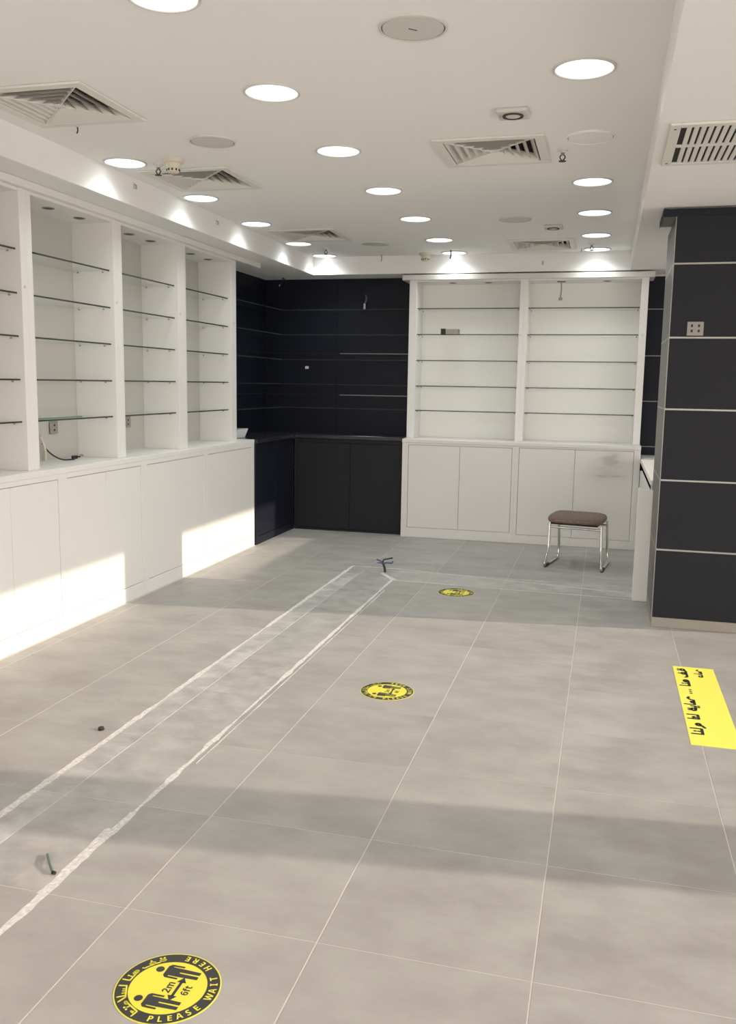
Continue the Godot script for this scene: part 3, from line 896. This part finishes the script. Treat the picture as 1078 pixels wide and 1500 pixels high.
# ================================================================ on the floor
func floor_things() -> void:
	var s0 := floor_sticker("round yellow wait here sticker nearest the camera", Vector3(-1.024, 0, -1.922))
	dup(s0, Vector3(-1.013, 0, -4.293), "round yellow wait here sticker in the middle of the floor")
	dup(s0, Vector3(-1.03, 0, -6.59), "far round yellow wait here sticker beside the mortar line")
	var t := thing("floor_sign", "rectangular yellow floor sign at the right with black lettering", "floor sign", Vector3(0.545, 0, -4.6))
	part("sheet", bx(0.443, 0.0, -5.19, 0.66, 0.0009, -4.02, 0.0), M.lemon, t)
	var tx := MB.new()
	var c := Vector3(0.508, 0, -5.155)
	var kx := 0.091
	var ky := 0.05
	var u := 0.0
	for wd in ["qif", "huna", "dots", "himaya", "lak", "walana"]:
		var g := arabic(wd)
		for s in g.s:
			var q := []
			for p in s: q.append(Vector2(-(u + p.x) * kx, p.y * ky))
			stroke(tx, c, q, 0.0145, 0.0013)
		for p in g.d: dot(tx, c, Vector2(-(u + p.x) * kx, p.y * ky), 0.0085, 0.0013)
		u += g.w + 0.42
	var g2 := arabic("himaya")
	for s in g2.s:
		var q2 := []
		for p in s: q2.append(Vector2(-p.x * 0.06, p.y * 0.042 - 0.082))
		stroke(tx, c, q2, 0.010, 0.0013)
	part("printed_lettering", tx, M.ink, t)
	# stool
	var st := thing("stool", "low stool with brown dotted seat and chrome sled legs", "stool", Vector3(-0.19, 0, -8.0))
	st.rotation.y = -0.16
	O = Vector3.ZERO
	var seat := MB.new()
	var lay := [[0.04, 0.388], [0.010, 0.393], [0.0, 0.412], [0.003, 0.432], [0.014, 0.448], [0.04, 0.458], [0.09, 0.464], [0.16, 0.466]]
	var rings := []
	for l in lay:
		var ring := []
		var hx: float = 0.238 - l[0]
		var hz: float = 0.205 - l[0]
		for j in 48:
			var a := TAU * j / 48
			var e := 0.36
			ring.append(Vector3(signf(cos(a)) * pow(absf(cos(a)), e) * hx, l[1], signf(sin(a)) * pow(absf(sin(a)), e) * hz))
		rings.append(ring)
	for i in rings.size() - 1:
		for j in 48:
			var p00: Vector3 = rings[i][j]
			var p10: Vector3 = rings[i][(j + 1) % 48]
			var p01: Vector3 = rings[i + 1][j]
			var p11: Vector3 = rings[i + 1][(j + 1) % 48]
			var nA := Vector3(p00.x, 0, p00.z).normalized()
			var nB := Vector3(p10.x, 0, p10.z).normalized()
			var tl: float = float(i) / 6.0
			var tl2: float = float(i + 1) / 6.0
			var f0 := func(nn: Vector3, k2: float) -> Vector3: return (nn * maxf(0.0, 1.0 - absf(k2 * 2.0 - 0.55)) + Vector3.UP * clampf((k2 - 0.28) * 1.6, -0.9, 1.2)).normalized()
			mbtri(seat, p00, p10, p11, f0.call(nA, tl), f0.call(nB, tl), f0.call(nB, tl2))
			mbtri(seat, p00, p11, p01, f0.call(nA, tl), f0.call(nB, tl2), f0.call(nA, tl2))
	for j in 48:
		mbtri(seat, Vector3(0, 0.467, 0), rings[-1][j], rings[-1][(j + 1) % 48], Vector3.UP, Vector3.UP, Vector3.UP)
		mbtri(seat, Vector3(0, 0.387, 0), rings[0][j], rings[0][(j + 1) % 48], Vector3.DOWN, Vector3.DOWN, Vector3.DOWN)
	part("seat_cushion", seat, M.cloth, st)
	part("seat_base", bx(-0.205, 0.374, -0.17, 0.205, 0.389, 0.17, 0.004), M.dark, st)
	for s in [-1.0, 1.0]:
		part("sled_leg", tube(MB.new(), bend([Vector3(0.014 + s * 0.222, 0.385, 0.165), Vector3(0.018 + s * 0.226, 0.15, 0.178), Vector3(0.022 + s * 0.246, 0.014, 0.27), Vector3(0.022 + s * 0.226, 0.014, -0.22), Vector3(0.016 + s * 0.218, 0.10, -0.235), Vector3(0.012 + s * 0.214, 0.385, -0.19)], 0.05, 5), 0.0115, 10), M.chrome, st)
		part("rubber_foot", tube(MB.new(), [Vector3(0.022 + s * 0.2445, 0.013, 0.235), Vector3(0.022 + s * 0.240, 0.013, 0.12)], 0.0128, 10), M.black, st)
	for z in [0.166, -0.17]: part("cross_bar", tube(MB.new(), [Vector3(-0.206, 0.35, z), Vector3(0.236, 0.35, z)], 0.009, 8), M.chrome, st)
	# cut cables rising from the floor
	var w := thing("floor_cable", "cut blue and grey cables sticking up from the floor", "cable", Vector3(-1.72, 0, -7.13))
	part("conduit", tube(MB.new(), bend([Vector3(0, 0.0, 0), Vector3(-0.005, 0.035, 0), Vector3(-0.018, 0.075, 0)], 0.02), 0.011, 10), M.dark, w)
	O = Vector3.ZERO
	for p in w.get_children(): p.queue_free(); w.remove_child(p)
	part("conduit", tube(MB.new(), bend([Vector3(0, 0.0, 0), Vector3(-0.004, 0.035, 0), Vector3(-0.018, 0.075, 0)], 0.02), 0.010, 10), M.dark, w)
	part("cable_core", tube(MB.new(), bend([Vector3(-0.016, 0.07, 0), Vector3(-0.02, 0.105, 0), Vector3(0.065, 0.128, 0.01)], 0.03), 0.006, 8), M.dark, w)
	part("cable_core", tube(MB.new(), bend([Vector3(-0.016, 0.068, 0.004), Vector3(0.01, 0.085, 0.01), Vector3(0.06, 0.082, 0.01), Vector3(0.068, 0.10, 0.01)], 0.02), 0.0065, 8), M.blue_wire, w)
	part("cable_core", tube(MB.new(), bend([Vector3(-0.018, 0.07, 0), Vector3(-0.03, 0.09, 0), Vector3(-0.075, 0.105, 0)], 0.02), 0.007, 8), M.blue_wire, w)
	part("cable_core", tube(MB.new(), bend([Vector3(-0.018, 0.066, -0.004), Vector3(-0.035, 0.078, 0), Vector3(-0.065, 0.078, 0)], 0.02), 0.005, 8), M.blue_wire, w)
	var w2 := thing("cable_stub", "green cable stub in the mortar at the lower left", "cable", Vector3(-1.63, 0, -2.31))
	O = Vector3.ZERO
	part("sheath", tube(MB.new(), bend([Vector3(0.0, 0.006, 0.0), Vector3(-0.03, 0.012, -0.03), Vector3(-0.08, 0.006, -0.09)], 0.03), 0.004, 8), mat(Color(0.36, 0.42, 0.38), 0.5), w2)
	part("cut_end", tube(MB.new(), [Vector3(0.0, 0.006, 0.0), Vector3(0.012, 0.007, 0.004)], 0.0055, 8), M.black, w2)
	var cap := thing("bottle_cap", "tiny dark cap lying on the left floor", "cap", Vector3(-2.126, 0, -3.409))
	O = Vector3.ZERO
	part("cap_shell", lathe(MB.new(), Vector3.ZERO, [[0.013, 0.0], [0.0135, 0.010], [0.011, 0.013], [0.0, 0.0135]], 14), M.dark, cap)
	part("grip_ring", lathe(MB.new(), Vector3.ZERO, [[0.0145, 0.001], [0.0145, 0.004], [0.0128, 0.004]], 14), M.black, cap)

func mbtri(mb: MB, a: Vector3, b: Vector3, c: Vector3, na: Vector3, nb: Vector3, nc: Vector3) -> void:
	mb.tri(a, b, c, na, nb, nc)

# ================================================================ odds and ends
func small_things() -> void:
	# outlets at the back of the left bays
	var a := thing("wall_outlet", "grey socket plate in the near left shelving bay", "outlet", Vector3(-3.59, 1.238, -5.28), "socket plates")
	O = Vector3.ZERO
	part("plate", bx(-0.003, -0.042, -0.042, 0.008, 0.042, 0.042, 0.003), M.grey_plastic, a)
	for dy in [-0.016, 0.016]: part("socket_hole", bx(0.007, dy - 0.006, -0.008, 0.0095, dy + 0.006, 0.008, 0.0005), M.dark, a)
	dup(a, Vector3(-3.59, 1.24, -6.245), "grey socket plate in the middle left shelving bay")
	# loose wires on the near left worktop
	var w := thing("loose_wire", "dark loose wire curling on the near left worktop", "wire", Vector3(-3.46, 1.022, -5.25))
	O = Vector3.ZERO
	part("cord", tube(MB.new(), bend([Vector3(-0.12, 0.12, 0.12), Vector3(-0.09, 0.05, 0.08), Vector3(-0.03, 0.006, 0.04), Vector3(0.01, 0.006, -0.07), Vector3(-0.05, 0.02, -0.12), Vector3(-0.07, 0.006, -0.24)], 0.05), 0.005, 8), M.hole, w)
	part("connector", bx(-0.065, 0.0, -0.165, -0.035, 0.022, -0.125, 0.004), M.dark, w)
	part("wire_tail", tube(MB.new(), bend([Vector3(-0.07, 0.008, -0.24), Vector3(-0.09, 0.02, -0.28), Vector3(-0.10, 0.006, -0.33)], 0.02), 0.004, 8), M.grey_plastic, w)
	part("pale_cord", tube(MB.new(), bend([Vector3(-0.115, 0.17, 0.14), Vector3(-0.10, 0.08, 0.11), Vector3(-0.11, 0.006, 0.10)], 0.04), 0.009, 8), M.cream, w)
	var k := thing("rubber_bumper", "tiny dark rubber bumper on the middle left worktop", "bumper", Vector3(-3.50, 1.022, -6.56))
	O = Vector3.ZERO
	part("bumper_body", lathe(MB.new(), Vector3.ZERO, [[0.012, 0.0], [0.015, 0.012], [0.011, 0.02], [0.0, 0.022]], 14), M.dark, k)
	part("bumper_pin", tube(MB.new(), [Vector3(0, 0.02, 0), Vector3(0, 0.028, 0)], 0.004, 8), M.alu_dull, k)
	# second glass sheet on the lowest near shelf
	var gs := thing("glass_sheet", "loose teal edged glass sheet lying on the lowest near shelf", "glass sheet", Vector3(-3.42, 1.3155, -4.9))
	part("pane", bx(-3.56, 1.316, -5.22, -3.334, 1.325, -4.70, 0.0), M.glass, gs)
	part("polished_edge", bx(-3.334, 1.316, -5.22, -3.330, 1.325, -4.70, 0.0), M.glass_edge_teal, gs)
	# white card on the dark worktop
	var cd := thing("white_tray", "small white open tray on the dark corner worktop", "tray", Vector3(-3.52, 1.021, -8.15))
	O = Vector3.ZERO
	part("tray_base", bx(-0.09, 0.0, -0.11, 0.07, 0.004, 0.11, 0.001), M.paper, cd)
	for s in [-1.0, 1.0]:
		var sd := MB.new()
		sd.quad(Vector3(-0.09, 0.0, s * 0.11), Vector3(0.07, 0.0, s * 0.11), Vector3(0.095, 0.085, s * 0.135), Vector3(-0.09, 0.085, s * 0.135), Vector3(0, 0, s))
		sd.quad(Vector3(-0.09, 0.0, s * 0.107), Vector3(0.07, 0.0, s * 0.107), Vector3(0.095, 0.085, s * 0.132), Vector3(-0.09, 0.085, s * 0.132), Vector3(0, 0, -s))
		part("tray_wall", sd, M.paper, cd)
	var fw := MB.new()
	fw.quad(Vector3(0.07, 0, -0.11), Vector3(0.07, 0, 0.11), Vector3(0.095, 0.085, 0.135), Vector3(0.095, 0.085, -0.135), Vector3(1, 0.2, 0).normalized())
	fw.quad(Vector3(0.067, 0, -0.11), Vector3(0.067, 0, 0.11), Vector3(0.092, 0.085, 0.135), Vector3(0.092, 0.085, -0.135), Vector3(-1, -0.2, 0).normalized())
	part("tray_wall", fw, M.paper, cd)
	# box on the rear shelf
	var b := thing("small_box", "small dark fronted box lying on a rear glass shelf", "box", Vector3(-1.60, 2.078, -9.22))
	part("dark_end", bx(-1.678, 2.078, -9.23, -1.632, 2.135, -9.19, 0.002), mat(Color(0.17, 0.14, 0.12), 0.6), b)
	part("carton", bx(-1.631, 2.078, -9.30, -1.50, 2.132, -9.21, 0.002), mat(Color(0.62, 0.58, 0.55), 0.7), b)
	# cable hanging out of the right rear bay
	var h := thing("hanging_cable", "grey cable with connector hanging in the right rear bay", "cable", Vector3(-0.49, 2.597, -9.25))
	O = Vector3.ZERO
	part("cord", tube(MB.new(), bend([Vector3(0, -0.001, 0), Vector3(0.004, -0.08, 0), Vector3(-0.004, -0.155, 0)], 0.03), 0.006, 8), M.grey_plastic, h)
	part("connector", bx(-0.022, -0.182, -0.012, 0.016, -0.155, 0.012, 0.004), M.grey_plastic, h)
	part("ceiling_plate", bx(-0.04, -0.006, -0.025, 0.04, 0.0, 0.025, 0.002), M.hole, h)
	var h2 := thing("wall_cable", "short grey cable with pale plug on the navy rear wall", "cable", Vector3(-2.56, 2.42, -9.48))
	O = Vector3.ZERO
	part("cord", tube(MB.new(), bend([Vector3(0.0, 0.085, 0), Vector3(0.015, 0.07, 0.012), Vector3(0.01, 0.02, 0.012), Vector3(-0.006, -0.01, 0.008)], 0.03), 0.012, 8), mat(Color(0.34, 0.36, 0.42), 0.5), h2)
	part("plug", tube(MB.new(), [Vector3(-0.006, -0.005, 0.01), Vector3(-0.008, -0.07, 0.01)], 0.013, 10), M.cover, h2)
	var tg := thing("wall_tag", "small white tag on the navy rear wall", "tag", Vector3(-3.22, 1.73, -9.48))
	O = Vector3.ZERO
	part("tag_plate", bx(-0.02, -0.014, -0.004, 0.02, 0.014, 0.004, 0.002), M.white_plastic, tg)
	part("tag_hook", tube(MB.new(), [Vector3(0, 0.012, 0.002), Vector3(0, 0.022, 0.002)], 0.003, 6), M.grey_plastic, tg)
	var dw := thing("dangling_wires", "thin dark wires dangling at the navy corner ceiling", "wire", Vector3(-3.44, SOF, -9.3))
	O = Vector3.ZERO
	part("wire", tube(MB.new(), bend([Vector3(0, 0, 0), Vector3(0.005, -0.04, 0), Vector3(-0.03, -0.075, 0.01)], 0.02), 0.005, 6), M.dark, dw)
	part("wire", tube(MB.new(), bend([Vector3(0, 0, 0), Vector3(0.03, -0.02, 0), Vector3(0.045, -0.06, 0.0)], 0.02), 0.004, 6), M.dark, dw)
	part("wire_end", tube(MB.new(), [Vector3(-0.028, -0.07, 0.01), Vector3(-0.034, -0.092, 0.01)], 0.007, 8), M.grey_plastic, dw)
	# thin leftovers hanging from the ceiling
	var hw := [[-2.722, -4.30, 0.035, "short thin wire hanging beside the nearest left diffuser"], [-2.27, -9.0, 0.07, "short thin wire hanging near the far blank cover"], [-1.53, -8.80, 0.085, "dark strip hanging before the last middle lamp"], [-0.30, -8.90, 0.03, "short thin wire left of the last right lamp"]]
	for q in hw:
		var t := thing("hanging_wire", q[3], "wire", Vector3(q[0], CEIL, q[1]), "wire ends hanging from the ceiling")
		O = Vector3.ZERO
		part("wire", tube(MB.new(), bend([Vector3.ZERO, Vector3(0.004, -q[2] * 0.6, 0), Vector3(-0.004, -q[2], 0)], 0.01), 0.0035 if q[2] < 0.08 else 0.006, 6), M.hole, t)
		part("wire_clip", lathe(MB.new(), Vector3.ZERO, [[0.008, 0.0], [0.007, -0.004], [0.0, -0.005]], 10), M.cover, t)
	# hooks left on the dropped border
	var hk := [[Vector3(-3.03, 2.80, -6.69), PI / 2, "small hook on the left border by the second visible lamp"], [Vector3(-3.03, 2.81, -5.42), PI / 2, "small hook on the left border by the nearest visible lamp"], [Vector3(-0.67, 2.765, -9.12), 0.0, "small white hook on the rear border above the cable bay"]]
	for q in hk:
		var t := thing("border_hook", q[2], "hook", q[0], "hooks on the ceiling border", q[1])
		O = Vector3.ZERO
		part("hook_plate", bx(-0.010, -0.02, 0.0, 0.010, 0.02, 0.004, 0.001), M.white_plastic, t)
		part("hook_pin", tube(MB.new(), bend([Vector3(0, 0.008, 0.003), Vector3(0, 0.004, 0.018), Vector3(0, -0.022, 0.018)], 0.008), 0.004, 6), M.grey_plastic, t)

func smudge(parent: Node, at: Vector3, size: Vector2, sd: int) -> void:      # hand marks rubbed onto a white door
	var f := FastNoiseLite.new()
	f.seed = sd
	f.frequency = 0.02
	var im := Image.create(128, 128, false, Image.FORMAT_RGBA8)
	for y in 128:
		for x in 128:
			var u := x / 127.0
			var w := y / 127.0
			var blob := 0.55 * exp(-pow((u - 0.62) / 0.16, 2) - pow((w - 0.22) / 0.14, 2)) + 0.5 * exp(-pow((u - 0.55) / 0.24, 2) - pow((w - 0.62) / 0.025, 2)) + 0.18 * exp(-pow((u - 0.5) / 0.3, 2) - pow((w - 0.5) / 0.3, 2))
			im.set_pixel(x, y, Color(0.33, 0.31, 0.36, clampf(blob * (0.42 + 0.5 * f.get_noise_2d(x * 1.0, y * 3.0)), 0, 0.2)))
	var m := mat(Color.WHITE, 0.6)
	m.albedo_texture = ImageTexture.create_from_image(im)
	m.transparency = BaseMaterial3D.TRANSPARENCY_ALPHA
	var st := SurfaceTool.new()
	st.begin(Mesh.PRIMITIVE_TRIANGLES)
	var c := [Vector2(0, 1), Vector2(0, 0), Vector2(1, 0), Vector2(0, 1), Vector2(1, 0), Vector2(1, 1)]
	for p in c:
		st.set_normal(Vector3(0, 0, 1))
		st.set_uv(p)
		st.add_vertex(at + Vector3(p.x * size.x, (1.0 - p.y) * size.y, 0))
	var o := MeshInstance3D.new()
	o.name = "smudge"
	o.mesh = st.commit()
	o.material_override = m
	o.set_meta("kind", "stuff")
	parent.add_child(o, true)
